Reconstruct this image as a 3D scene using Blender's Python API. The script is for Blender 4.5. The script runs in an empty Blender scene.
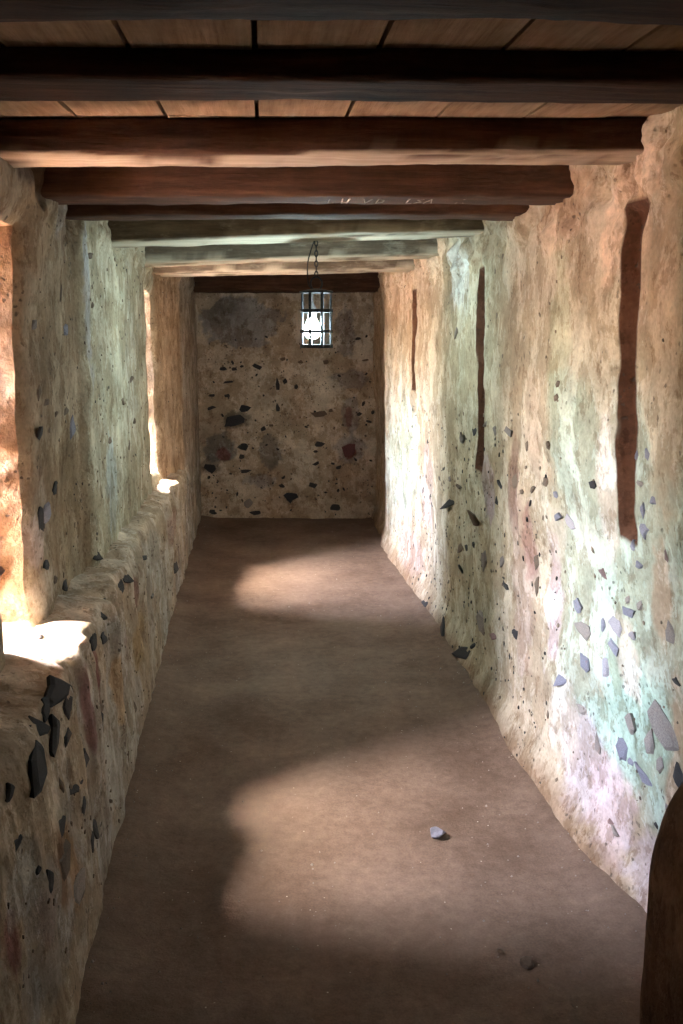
import bpy, bmesh, math, random
import numpy as np
from mathutils import Vector, Matrix, Euler

# ------------------------------------------------------------------ camera
R = math.radians
scene = bpy.context.scene
cam_data = bpy.data.cameras.new("camera")
cam = bpy.data.objects.new("camera", cam_data)
scene.collection.objects.link(cam)
cam_data.sensor_fit = 'VERTICAL'
cam_data.sensor_height = 36.0
cam_data.sensor_width = 24.0
cam_data.lens = 960.0 / 1024.0 * 36.0
cam_data.clip_start = 0.02
cam.location = (0, 0, 1.6)
cam.rotation_euler = (R(90 - 10.4), 0, R(-4.6))
scene.camera = cam

# ------------------------------------------------------------------ world, sun, exposure
SUN_ELEV, SUN_SLOPE = 61.0, 0.48          # slope = dY/dX of the sun's travel over the ground
world = bpy.data.worlds.new("sky"); scene.world = world
world.use_nodes = True
wn = world.node_tree.nodes; wl = world.node_tree.links
wn.clear()
sky = wn.new('ShaderNodeTexSky'); sky.sky_type = 'NISHITA'
sky.sun_disc = False
sky.sun_elevation = R(SUN_ELEV)
sky.sun_rotation = math.atan2(-1.0, -SUN_SLOPE)
sky.dust_density = 4.0; sky.air_density = 1.0; sky.ozone_density = 1.0
hs = wn.new('ShaderNodeHueSaturation'); hs.inputs['Saturation'].default_value = 1.05
bg = wn.new('ShaderNodeBackground'); bg.inputs['Strength'].default_value = 3.0
wo = wn.new('ShaderNodeOutputWorld')
wl.new(sky.outputs[0], hs.inputs['Color']); wl.new(hs.outputs[0], bg.inputs['Color']); wl.new(bg.outputs[0], wo.inputs['Surface'])

sun_data = bpy.data.lights.new("sun", 'SUN')
sun_data.energy = 2.4
sun_data.angle = R(1.2)
sun_data.color = (1.0, 0.97, 0.94)
sun = bpy.data.objects.new("sun", sun_data); scene.collection.objects.link(sun)
ce = math.cos(R(SUN_ELEV)); nrm = math.hypot(1, SUN_SLOPE)
sun_dir = Vector((ce / nrm, ce * SUN_SLOPE / nrm, -math.sin(R(SUN_ELEV))))
sun.rotation_euler = sun_dir.to_track_quat('-Z', 'Y').to_euler()
sun.location = (-6, 0, 12)
BULB_STRENGTH = 36.0

vs = scene.view_settings
vs.view_transform = 'Standard'; vs.look = 'None'; vs.gamma = 1.0; vs.use_curve_mapping = False
vs.exposure = 4.3
cy = scene.cycles
cy.max_bounces = 14; cy.diffuse_bounces = 10; cy.glossy_bounces = 3; cy.transmission_bounces = 6
cy.use_denoising = True

# openings in the left wall: inner (y0,y1), outer slit (y0,y1), z inner, z outer
X_OUT = -1.20
WINDOWS = [dict(yi=(2.52, 2.86), yo=(2.54, 2.67), zi=(0.75, 1.90), zo=(0.80, 1.85)),
           dict(yi=(5.70, 6.20), yo=(5.77, 5.94), zi=(0.75, 1.86), zo=(0.80, 1.83))]
for w in WINDOWS:                         # sampling guides for the daylight, lying in the slits
    pd = bpy.data.lights.new("slit_portal", 'AREA'); pd.shape = 'RECTANGLE'
    pd.size = w['zo'][1] - w['zo'][0]; pd.size_y = w['yo'][1] - w['yo'][0]
    pd.cycles.is_portal = True
    po = bpy.data.objects.new("slit_portal", pd); scene.collection.objects.link(po)
    po.location = (X_OUT - 0.01, sum(w['yo']) / 2, sum(w['zo']) / 2)
    po.rotation_euler = (0, R(-90), 0)    # shines towards +X

# ------------------------------------------------------------------ helpers
rng = random.Random(7)
col = scene.collection

def _hash(i, j, k, seed):
    h = (i.astype(np.int64) * 374761393 + j.astype(np.int64) * 668265263 + k.astype(np.int64) * 1274126177 + seed * 974711) & 0xffffffff
    h = ((h ^ (h >> 13)) * 1103515245) & 0xffffffff
    h = ((h ^ (h >> 16)) * 2246822519) & 0xffffffff
    return ((h ^ (h >> 15)) & 0xffff) / 65535.0 * 2 - 1

def vnoise(P, seed=0):
    f = np.floor(P); t = P - f; f = f.astype(np.int64)
    t = t * t * t * (t * (t * 6 - 15) + 10)
    out = 0
    for a in (0, 1):
        for b in (0, 1):
            for c in (0, 1):
                wgt = (t[..., 0] if a else 1 - t[..., 0]) * (t[..., 1] if b else 1 - t[..., 1]) * (t[..., 2] if c else 1 - t[..., 2])
                out = out + wgt * _hash(f[..., 0] + a, f[..., 1] + b, f[..., 2] + c, seed)
    return out

def fbm(x, y, z, scale, octaves=4, seed=0, gain=0.5):
    x, y, z = np.broadcast_arrays(np.asarray(x, float), np.asarray(y, float), np.asarray(z, float))
    P = np.stack([x, y, z], -1) * scale
    s = 0; amp = 1; tot = 0
    for o in range(octaves):
        s = s + amp * vnoise(P * (2.03 ** o) + 17.3 * o, seed + o); tot += amp; amp *= gain
    return s / tot

def smooth(a, b, x):
    t = np.clip((x - a) / (b - a), 0, 1)
    return t * t * (3 - 2 * t)

def mesh_obj(name, verts, faces, mat, parent=None, colors=None, shade=True):
    me = bpy.data.meshes.new(name)
    me.from_pydata([tuple(map(float, v)) for v in verts], [], [tuple(map(int, f)) for f in faces])
    me.update()
    if colors is not None:
        at = me.color_attributes.new('pigment', 'FLOAT_COLOR', 'POINT')
        c = np.ones((len(verts), 4)); c[:, :3] = colors
        at.data.foreach_set('color', c.ravel())
    if shade:
        me.polygons.foreach_set('use_smooth', [True] * len(me.polygons))
    if mat: me.materials.append(mat)
    o = bpy.data.objects.new(name, me); col.objects.link(o)
    if parent: o.parent = parent
    return o

def grid_faces(nu, nv, base=0, skip=None, flip=False):
    i, j = np.meshgrid(np.arange(nu - 1), np.arange(nv - 1), indexing='ij')
    a = base + i * nv + j
    q = np.stack([a, a + nv, a + nv + 1, a + 1], -1)
    if flip: q = q[..., ::-1]
    if skip is not None: q = q[~skip]
    return q.reshape(-1, 4)

class Build:
    """collects grids and boxes into one mesh"""
    def __init__(s): s.v = []; s.f = []; s.c = []; s.n = 0
    def grid(s, P, C=None, skip=None, flip=False):
        nu, nv = P.shape[:2]
        s.f.append(grid_faces(nu, nv, s.n, skip, flip))
        s.v.append(P.reshape(-1, 3)); s.n += nu * nv
        s.c.append((np.ones((nu * nv, 3)) * .4) if C is None else C.reshape(-1, 3))
    def box(s, lo, hi, c=(.4, .33, .25)):
        v = np.array([[x, y, z] for x in (lo[0], hi[0]) for y in (lo[1], hi[1]) for z in (lo[2], hi[2])])
        f = np.array([[0, 1, 3, 2], [4, 6, 7, 5], [0, 4, 5, 1], [2, 3, 7, 6], [0, 2, 6, 4], [1, 5, 7, 3]])
        s.v.append(v); s.f.append(f + s.n); s.n += 8; s.c.append(np.ones((8, 3)) * np.array(c))
    def quad(s, pts, c=(.4, .33, .25)):
        s.v.append(np.array(pts, float)); s.f.append(np.array([[0, 1, 2, 3]]) + s.n); s.n += 4; s.c.append(np.ones((4, 3)) * np.array(c))
    def out(s, name, mat, parent=None, shade=True):
        return mesh_obj(name, np.concatenate(s.v), np.concatenate(s.f), mat, parent, np.concatenate(s.c) * .8, shade)

def tag(o, label=None, cat=None, group=None, kind=None):
    if label: o['label'] = label
    if cat: o['category'] = cat
    if group: o['group'] = group
    if kind: o['kind'] = kind
    return o

def empty(name, loc=(0, 0, 0)):
    o = bpy.data.objects.new(name, None); o.location = loc; o.empty_display_size = .1
    col.objects.link(o); return o

def bm_obj(name, bm, mat, parent=None, smooth_shade=False):
    me = bpy.data.meshes.new(name); bm.to_mesh(me); bm.free()
    if smooth_shade: me.polygons.foreach_set('use_smooth', [True] * len(me.polygons))
    me.materials.append(mat)
    o = bpy.data.objects.new(name, me); col.objects.link(o)
    if parent: o.parent = parent
    return o

# ------------------------------------------------------------------ materials
def new_mat(name, rough=0.9, spec=0.2):
    m = bpy.data.materials.new(name); m.use_nodes = True
    nt = m.node_tree; b = nt.nodes['Principled BSDF']
    b.inputs['Roughness'].default_value = rough
    b.inputs['Specular IOR Level'].default_value = spec
    return m, nt, b

def nd(nt, t, **kw):
    n = nt.nodes.new(t)
    for k, v in kw.items():
        if k in n.inputs: n.inputs[k].default_value = v
        else: setattr(n, k, v)
    return n

def ramp(nt, src, p0, p1, c0=(0, 0, 0, 1), c1=(1, 1, 1, 1)):
    r = nt.nodes.new('ShaderNodeValToRGB')
    r.color_ramp.elements[0].position = p0; r.color_ramp.elements[1].position = p1
    r.color_ramp.elements[0].color = c0; r.color_ramp.elements[1].color = c1
    nt.links.new(src, r.inputs[0]); return r.outputs[0]

def mixc(nt, fac, a, b, mode='MIX'):
    m = nt.nodes.new('ShaderNodeMix'); m.data_type = 'RGBA'; m.blend_type = mode
    for sock, v in ((m.inputs[0], fac), (m.inputs[6], a), (m.inputs[7], b)):
        if hasattr(v, 'links'): nt.links.new(v, sock)
        else: sock.default_value = v
    return m.outputs[2]

def coords(nt, scale=(1, 1, 1)):
    tc = nt.nodes.new('ShaderNodeTexCoord'); mp = nt.nodes.new('ShaderNodeMapping')
    mp.inputs['Scale'].default_value = scale
    nt.links.new(tc.outputs['Object'], mp.inputs['Vector']); return mp.outputs[0]

def noise(nt, vec, scale, detail=6, rough=.6):
    n = nd(nt, 'ShaderNodeTexNoise', Scale=scale, Detail=detail, Roughness=rough)
    nt.links.new(vec, n.inputs['Vector']); return n.outputs['Fac']

def plaster_mat(name, pit=.5, pit_col=(.06, .045, .035, 1), streak=.3, bump=.6, flake=.7):
    m, nt, b = new_mat(name, .92, .15)
    at = nd(nt, 'ShaderNodeVertexColor', layer_name='pigment')
    v = coords(nt); vst = coords(nt, (1, 1, .38))
    c = at.outputs['Color']
    n1 = noise(nt, v, 7, 8, .65)
    c = mixc(nt, .75, c, ramp(nt, n1, .3, .72, (.55, .5, .44, 1), (1.3, 1.28, 1.22, 1)), 'MULTIPLY')
    n2 = noise(nt, vst, 13, 6, .7)
    c = mixc(nt, streak, c, ramp(nt, n2, .36, .62, (.42, .33, .26, 1), (1.12, 1.12, 1.12, 1)), 'MULTIPLY')
    vfl = coords(nt, (1, 1, .75))
    nf = noise(nt, vfl, 5.0, 10, .72)
    c = mixc(nt, flake, c, ramp(nt, nf, .485, .515, (.72, .64, .55, 1), (1.1, 1.1, 1.1, 1)), 'MULTIPLY')
    nf2 = noise(nt, vfl, 15.0, 8, .72)
    c = mixc(nt, flake * .8, c, ramp(nt, nf2, .56, .59, (1, 1, 1, 1), (.5, .4, .32, 1)), 'MULTIPLY')
    n3 = noise(nt, v, 70, 4, .6)
    c = mixc(nt, .55, c, ramp(nt, n3, .3, .7, (.68, .66, .62, 1), (1.25, 1.25, 1.25, 1)), 'MULTIPLY')
    # little pits and flecks of exposed stone
    vo = nd(nt, 'ShaderNodeTexVoronoi', Scale=34.0); vo.inputs['Randomness'].default_value = 1
    dv = nt.nodes.new('ShaderNodeVectorMath'); dv.operation = 'MULTIPLY_ADD'
    dn = nd(nt, 'ShaderNodeTexNoise', Scale=40.0); nt.links.new(v, dn.inputs['Vector'])
    nt.links.new(dn.outputs['Color'], dv.inputs[0]); dv.inputs[1].default_value = (.03, .03, .03); nt.links.new(v, dv.inputs[2])
    nt.links.new(dv.outputs[0], vo.inputs['Vector'])
    pm = ramp(nt, vo.outputs['Distance'], .16, .25, (1, 1, 1, 1), (0, 0, 0, 1))
    msk = ramp(nt, noise(nt, v, 5.5, 3, .6), .50, .60)
    msk2 = nd(nt, 'ShaderNodeMath', operation='MULTIPLY'); nt.links.new(pm, msk2.inputs[0]); nt.links.new(msk, msk2.inputs[1])
    msk3 = nd(nt, 'ShaderNodeMath', operation='MULTIPLY'); nt.links.new(msk2.outputs[0], msk3.inputs[0]); msk3.inputs[1].default_value = pit
    c = mixc(nt, msk3.outputs[0], c, pit_col)
    nt.links.new(c, b.inputs['Base Color'])
    h = nd(nt, 'ShaderNodeMath', operation='MULTIPLY_ADD'); nt.links.new(noise(nt, v, 38, 8, .65), h.inputs[0]); h.inputs[1].default_value = 1.0
    inv = nd(nt, 'ShaderNodeMath', operation='MULTIPLY'); nt.links.new(msk2.outputs[0], inv.inputs[0]); inv.inputs[1].default_value = -.5
    hf = nd(nt, 'ShaderNodeMath', operation='MULTIPLY_ADD'); nt.links.new(ramp(nt, nf, .47, .53), hf.inputs[0]); hf.inputs[1].default_value = .45; nt.links.new(inv.outputs[0], hf.inputs[2])
    nt.links.new(hf.outputs[0], h.inputs[2])
    bp = nd(nt, 'ShaderNodeBump', Strength=bump, Distance=.012); nt.links.new(h.outputs[0], bp.inputs['Height'])
    nt.links.new(bp.outputs[0], b.inputs['Normal'])
    return m

def stone_mat(name, c, var=.5):
    m, nt, b = new_mat(name, .8, .25)
    v = coords(nt); oi = nt.nodes.new('ShaderNodeObjectInfo')
    n = noise(nt, v, 30, 6, .65)
    lo = (c[0] * (1 - var), c[1] * (1 - var), c[2] * (1 - var), 1); hi = (c[0] * (1 + var), c[1] * (1 + var), c[2] * (1 + var), 1)
    cc = ramp(nt, n, .3, .7, lo, hi)
    cc = mixc(nt, .6, cc, ramp(nt, oi.outputs['Random'], 0, 1, (.7, .7, .72, 1), (1.3, 1.25, 1.2, 1)), 'MULTIPLY')
    nt.links.new(cc, b.inputs['Base Color'])
    bp = nd(nt, 'ShaderNodeBump', Strength=.5, Distance=.006); nt.links.new(n, bp.inputs['Height']); nt.links.new(bp.outputs[0], b.inputs['Normal'])
    return m

def wood_mat(name, c0, c1, worn=(.5, .42, .33), worn_amt=.3, axis=0, under=None):
    m, nt, b = new_mat(name, .82, .2)
    sc = [38, 38, 38]; sc[axis] = 2.2
    v = coords(nt, tuple(sc)); vo = coords(nt)
    g = noise(nt, v, 1.0, 8, .7)
    c = ramp(nt, g, .3, .7, (*c0, 1), (*c1, 1))
    big = noise(nt, vo, 4, 6, .7)
    c = mixc(nt, .7, c, ramp(nt, big, .3, .7, (.5, .5, .5, 1), (1.25, 1.2, 1.15, 1)), 'MULTIPLY')
    sc2 = [14, 14, 14]; sc2[axis] = 4
    pw = ramp(nt, noise(nt, coords(nt, tuple(sc2)), 1.0, 6, .7), .55, .68)
    pm = nd(nt, 'ShaderNodeMath', operation='MULTIPLY'); nt.links.new(pw, pm.inputs[0]); pm.inputs[1].default_value = worn_amt
    c = mixc(nt, pm.outputs[0], c, (*worn, 1))
    if under:                                # light on the underside is painted in as a paler colour
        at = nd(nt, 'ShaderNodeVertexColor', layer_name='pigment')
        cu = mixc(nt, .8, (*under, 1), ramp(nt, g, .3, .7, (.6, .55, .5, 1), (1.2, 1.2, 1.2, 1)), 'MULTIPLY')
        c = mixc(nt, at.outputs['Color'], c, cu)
    nt.links.new(c, b.inputs['Base Color'])
    bp = nd(nt, 'ShaderNodeBump', Strength=.7, Distance=.01); nt.links.new(g, bp.inputs['Height']); nt.links.new(bp.outputs[0], b.inputs['Normal'])
    return m

M = {}
M['plaster_right'] = plaster_mat('limewash_over_mud_right', pit=.65, streak=.15)
M['plaster_left'] = plaster_mat('limewash_over_mud_left', pit=.75, streak=.32)
M['plaster_back'] = plaster_mat('limewash_over_mud_back', pit=.7, streak=.15)
M['plaster_ledge'] = plaster_mat('limewash_over_mud_ledge', pit=.8, streak=.3)
M['mud'] = plaster_mat('brown_mud_plaster', pit=.3, streak=.3)
STONE = {'d': stone_mat('black_stone', (.045, .042, .043)), 's': stone_mat('slate_stone', (.23, .23, .28)),
         'g': stone_mat('grey_brown_stone', (.25, .22, .2)), 'b': stone_mat('brown_stone', (.15, .11, .08)),
         'p': stone_mat('pale_stone', (.36, .34, .37)), 'r': stone_mat('pink_stone', (.26, .17, .16)),
         'c': stone_mat('brown_chip', (.2, .155, .115)), 'm': stone_mat('maroon_stone', (.15, .06, .06))}
M['wood'] = wood_mat('dark_beam_wood', (.035, .015, .009), (.13, .062, .034), (.3, .22, .16), .22)
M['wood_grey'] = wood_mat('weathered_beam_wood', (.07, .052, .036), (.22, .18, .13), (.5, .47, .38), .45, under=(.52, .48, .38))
M['wood_lit_under'] = wood_mat('dark_beam_wood_lit_under', (.05, .02, .011), (.15, .068, .036), (.42, .32, .24), .15, under=(.52, .40, .30))
M['plank'] = wood_mat('ceiling_plank_wood', (.28, .17, .10), (.52, .37, .25), (.6, .5, .4), .2, axis=1)

def earth_mat():
    m, nt, b = new_mat('packed_earth', .95, .1)
    v = coords(nt)
    c = ramp(nt, noise(nt, v, 2.2, 8, .6), .3, .7, (.135, .09, .066, 1), (.25, .178, .138, 1))
    c = mixc(nt, .5, c, ramp(nt, noise(nt, v, 26, 6, .65), .3, .7, (.6, .58, .55, 1), (1.25, 1.25, 1.25, 1)), 'MULTIPLY')
    c = mixc(nt, .4, c, ramp(nt, noise(nt, v, 160, 3, .6), .3, .7, (.6, .6, .6, 1), (1.3, 1.3, 1.3, 1)), 'MULTIPLY')
    vo = nd(nt, 'ShaderNodeTexVoronoi', Scale=30.0); nt.links.new(v, vo.inputs['Vector'])
    dots = ramp(nt, vo.outputs['Distance'], .05, .09, (1, 1, 1, 1), (0, 0, 0, 1))
    sel = ramp(nt, noise(nt, v, 18, 2, .5), .56, .6)
    mm = nd(nt, 'ShaderNodeMath', operation='MULTIPLY'); nt.links.new(dots, mm.inputs[0]); nt.links.new(sel, mm.inputs[1])
    c = mixc(nt, mm.outputs[0], c, (.6, .53, .45, 1))
    nt.links.new(c, b.inputs['Base Color'])
    bp = nd(nt, 'ShaderNodeBump', Strength=.6, Distance=.01); nt.links.new(noise(nt, v, 45, 8, .7), bp.inputs['Height']); nt.links.new(bp.outputs[0], b.inputs['Normal'])
    return m
M['earth'] = earth_mat()
def ground_mat():
    m, nt, b = new_mat('dry_sunlit_earth', .95, .1)
    nt.links.new(ramp(nt, noise(nt, coords(nt), 1.5, 8, .6), .3, .7, (.24, .17, .12, 1), (.36, .28, .21, 1)), b.inputs['Base Color'])
    return m
M['dry_earth'] = ground_mat()

def plain(name, c, rough=.6, metal=0.0, bump_scale=120, bs=.2):
    m, nt, b = new_mat(name, rough, .4)
    b.inputs['Metallic'].default_value = metal
    v = coords(nt); n = noise(nt, v, bump_scale, 4, .6)
    c2 = ramp(nt, n, .3, .7, (c[0] * .6, c[1] * .6, c[2] * .6, 1), (c[0] * 1.4, c[1] * 1.4, c[2] * 1.4, 1))
    nt.links.new(c2, b.inputs['Base Color'])
    bp = nd(nt, 'ShaderNodeBump', Strength=bs, Distance=.003); nt.links.new(n, bp.inputs['Height']); nt.links.new(bp.outputs[0], b.inputs['Normal'])
    return m
M['iron'] = plain('black_iron', (.03, .03, .034), .55, .6)
M['cord'] = plain('black_cord', (.02, .018, .016), .7)
M['socket'] = plain('lamp_socket', (.5, .5, .48), .5)
def bulb_mat():
    m, nt, b = new_mat('lit_bulb', .4, .3)
    b.inputs['Base Color'].default_value = (.9, .95, .95, 1)
    b.inputs['Emission Color'].default_value = (.72, .95, 1.0, 1)
    b.inputs['Emission Strength'].default_value = BULB_STRENGTH
    return m
M['bulb'] = bulb_mat()

# ------------------------------------------------------------------ surfaces of the room as functions
Y0, Y1, ZC = -0.8, 8.45, 2.135
SKEW = math.tan(R(4.6))                   # the end wall and the beams stand a little askew to the long walls

def chases(Y, Z, depth):
    out = 0
    for (yc, w, za, zb, dp) in ((2.5, .095, 1.06, 1.92, .034), (4.25, .12, 1.01, 1.87, .036), (6.08, .10, 1.28, 1.86, .03)):
        yy = yc + .012 * fbm(0, 0, Z, 3.5, 2, 31 + int(yc)) + (Z - 1.5) * .02
        wd = w / 2 * (1 + .14 * fbm(0, 2.0, Z, 4, 4, 41))
        if not depth: wd, za, zb = wd + .012, za - .012, zb + .012
        g = (1 - smooth(wd - .012, wd + .012, np.abs(Y - yy))) * smooth(za - .012, za + .012, Z) * (1 - smooth(zb - .01, zb + .02, Z))
        out = out + (g * (dp + .02 * fbm(Y, 1, Z, 14, 3, 51)) if depth else np.clip(g * 7 - .35, 0, 1))
    return out
def chase_mask(Y, Z): return chases(Y, Z, False)

def right_x(Y, Z):
    b = np.interp(Y, [-1, 2.2, 2.55, 2.95, 3.5, 5.6, 7.0, 7.22, 7.34, 9], [1.03, 1.03, 1.035, 1.0, .985, .985, .935, .925, .965, .985])
    x = b - .075 * smooth(.5, 1.5, Z) * (1 - smooth(2.7, 4.4, Y) * .7)
    x = x + .018 * fbm(Y, 3.1, Z, 2.3, 3, 5) + .010 * fbm(Y, 7.7, Z, 9, 4, 9)
    x = x - .045 * (1 - smooth(0, .16, Z)) + .03 * (1 - smooth(2.1, 2.5, Y)) * 0
    x = x + .06 * (1 - smooth(2.3, 2.7, Y)) * (1 - smooth(0, .5, Z))
    x = x + .05 * smooth(1.86, 1.96, Z + .05 * fbm(Y, 2, 0, 5, 2, 57)) * fbm(Y, 6, Z, 11, 4, 55)
    return x + chases(Y, Z, True)

def left_x(Y, Z):
    b = np.interp(Y, [-1, 2.3, 3.62, 3.69, 4.6, 5.3, 6.25, 6.95, 7.2, 9], [-.69, -.69, -.685, -.655, -.645, -.665, -.66, -.585, -.572, -.568])
    x = b + .035 * smooth(1.5, 2.05, Z) * (1 - smooth(3.3, 3.6, Y))
    x = x + .018 * fbm(Y, 3.1, Z, 2.1, 3, 15) + .012 * fbm(Y, 7.7, Z, 8, 4, 19)
    x = x - .05 * smooth(1.9, 2.0, Z + .05 * fbm(Y, 2, 0, 5, 2, 67)) * fbm(Y, 6, Z, 11, 4, 65) * smooth(2.9, 3.0, Y)
    for w in WINDOWS:
        dy = np.maximum(np.maximum(w['yi'][0] - Y, Y - w['yi'][1]), 0); dz = np.maximum(np.maximum(w['zi'][0] - Z, Z - w['zi'][1]), 0)
        x = x - .035 * np.exp(-np.hypot(dy, dz) / .035)
    return x

def warp(Y, Z):
    return (Y + .022 * fbm(Y * .3, 5, Z, 5, 3, 61), Z + .018 * fbm(Y, 9, Z * .3, 5, 3, 71))

def ledge_xb(Y): return np.interp(Y, [-1, 2.1, 3.2, 5, 8.5], [-.44, -.46, -.49, -.545, -.57])
def ledge_xe(Y): return np.interp(Y, [-1, 2, 6.5, 7.2, 9], [-.53, -.53, -.55, -.575, -.58])
def ledge_ze(Y): return np.interp(Y, [-1, 2, 3, 4.5, 6.5, 9], [.73, .73, .71, .70, .66, .66])

def end_y(X): return Y1 - SKEW * (X - .2)
def back_y(X, Z):
    return end_y(X) - .015 * fbm(X, 4, Z, 2.5, 3, 25) - .010 * fbm(X, 8, Z, 9, 4, 29) - .04 * (1 - smooth(0, .12, Z))
def floor_z(X, Y):
    z = .012 * fbm(X, Y, 0, 1.8, 3, 35) + .006 * fbm(X, Y, 3, 9, 4, 39)
    d = np.minimum(1.0 - X, X - ledge_xb(Y))
    return z + .02 * (1 - smooth(0, .16, d))

def blobs(C, U, V, lst, seed, lo=.75, hi=1.15):
    """paint patches of a different limewash, stain, light or shade: (u, v, size_u, size_v, colour, strength)"""
    n = fbm(U, V, 1.5, 9, 4, seed); n2 = fbm(U, V, 5.5, 30, 3, seed + 3)
    for k, (u, v, su, sv, c, st) in enumerate(lst):
        d = np.hypot((U - u) / (su / 2), (V - v) / (sv / 2)) + .55 * n + .25 * n2
        w = st * (1 - smooth(lo, hi, d))
        C = C + (np.array(c) - C) * w[..., None]
    return C

def mixn(C, c, w): return C + (np.array(c) - C) * np.clip(w, 0, 1)[..., None]

# ------------------------------------------------------------------ right wall
ys = np.concatenate([np.arange(Y0, 1.6, .06), np.arange(1.6, 8.75, .0125)]); zs = np.arange(-.06, ZC + .1, .0125)
Y, Z = np.meshgrid(ys, zs, indexing='ij')
Xr = right_x(Y, Z)
C = np.ones(Y.shape + (3,)) * np.array([.60, .53, .43])
nA = fbm(Y, 0, Z, 1.6, 4, 81); nB = fbm(Y, 0, Z, 5, 4, 85); nC = fbm(Y, 0, Z * .3, 8, 4, 88)
C = mixn(C, (.57, .48, .37), smooth(1.25, 2.0, Z + .5 * nA) * .6 * (1 - smooth(4.0, 4.6, Y) * (1 - smooth(5.6, 6.0, Y))))
C = mixn(C, (.54, .53, .41), smooth(3.5, 4.1, Y) * (1 - smooth(5.0, 5.7, Y)) * .7)  # greenish band around the lantern: bulb light put into the wall colour
C = mixn(C, (.62, .49, .37), smooth(5.5, 5.8, Y) * (.35 + .8 * nC))
TEAL, TEALD, LAV, PINK, WHITE, MAUVE, OLIVE = (.49, .62, .55), (.42, .57, .50), (.62, .58, .65), (.64, .53, .54), (.76, .74, .71), (.30, .20, .17), (.46, .47, .34)
C = mixn(C, TEAL, (1 - smooth(2.95, 3.25, Y + .2 * nB)) * (1 - smooth(1.05, 1.6, Z + .3 * nA)) * smooth(.2, .5, Z + .25 * nB) * (.7 + .6 * nB))
C = blobs(C, Y, Z, [
    (2.55, .95, 1.0, 1.0, (.60, .68, .62), .55), (2.3, 1.35, .5, .5, (.62, .66, .58), .5), (6.5, .9, 1.3, 1.0, (.6, .66, .62), .45),
    (2.42, .55, .55, .34, TEALD, .85), (2.55, .62, .35, .2, TEALD, .5), (2.62, .42, .4, .2, TEALD, .6), (2.5, .85, .4, .3, TEAL, .5),
    (2.74, 1.22, .3, .4, TEAL, .4), (2.35, 1.2, .4, .5, TEAL, .5), (3.0, 1.65, .22, .5, OLIVE, .6), (2.95, 1.3, .25, .4, TEAL, .5),
    (2.83, .25, .36, .34, LAV, .85), (2.62, .2, .3, .3, (.64, .54, .59), .8), (2.36, .12, .3, .24, LAV, .85), (3.0, .33, .25, .3, WHITE, .6),
    (2.52, .68, .16, .2, WHITE, .8), (2.6, .78, .25, .08, WHITE, .6), (2.64, 1.2, .12, .5, WHITE, .85), (3.14, .72, .16, .5, (.66, .57, .64), .8),
    (3.1, .95, .2, .2, WHITE, .5), (3.5, .72, .34, .8, (.45, .34, .31), .6), (3.58, 1.02, .2, .36, MAUVE, .85), (3.4, .85, .16, .3, (.4, .22, .2), .6),  # dark mauve blobs paint the shade beside the near slit's light fan
    (4.08, .95, .24, .3, (.46, .41, .47), .7), (4.05, .85, .1, .15, (.42, .32, .36), .5), (6.4, .75, .8, .9, TEAL, .65), (6.9, .6, .7, .8, (.52, .66, .62), .5),
    (6.2, .2, .9, .3, (.6, .48, .52), .5), (5.7, .7, .35, .6, (.5, .38, .42), .45), (2.5, 1.98, .3, .22, (.66, .50, .38), .9), (2.64, 1.86, .14, .24, (.74, .58, .46), .9),
    (2.42, 1.8, .08, .5, (.75, .62, .5), .8), (3.05, 2.0, .5, .2, (.42, .27, .17), .7), (4.3, 2.0, .9, .2, (.36, .28, .2), .7), (4.75, 1.9, .5, .35, (.72, .76, .76), .85),  # pale bluish blob high up paints the bulb's light on the wall
    (2.25, 1.5, .3, .7, (.62, .48, .34), .6), (2.3, .95, .12, .3, (.62, .47, .36), .7), (2.2, .55, .2, .5, (.6, .45, .34), .8), (3.62, 1.5, .45, .6, (.42, .34, .26), .55), (3.3, 1.3, .2, .4, (.5, .38, .3), .5), (3.1, 1.92, .5, .12, (.75, .6, .48), .6)], 91)
gv = chase_mask(Y, Z)
C = mixn(C, (.13, .06, .036), gv)                      # bare mud inside the old timber chases
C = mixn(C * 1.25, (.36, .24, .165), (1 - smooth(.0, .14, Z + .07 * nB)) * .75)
C = mixn(C, (.2, .125, .08), 1 - smooth(1.6, 1.9, Y + .1 * nB))     # near end darkened by colour to stand for its shade
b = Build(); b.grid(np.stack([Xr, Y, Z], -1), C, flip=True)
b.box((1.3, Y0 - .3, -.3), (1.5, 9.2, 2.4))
wall_right = tag(b.out('wall_right', M['plaster_right']), 'limewashed right wall with green and lilac patches and upright chases', kind='structure')

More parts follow.
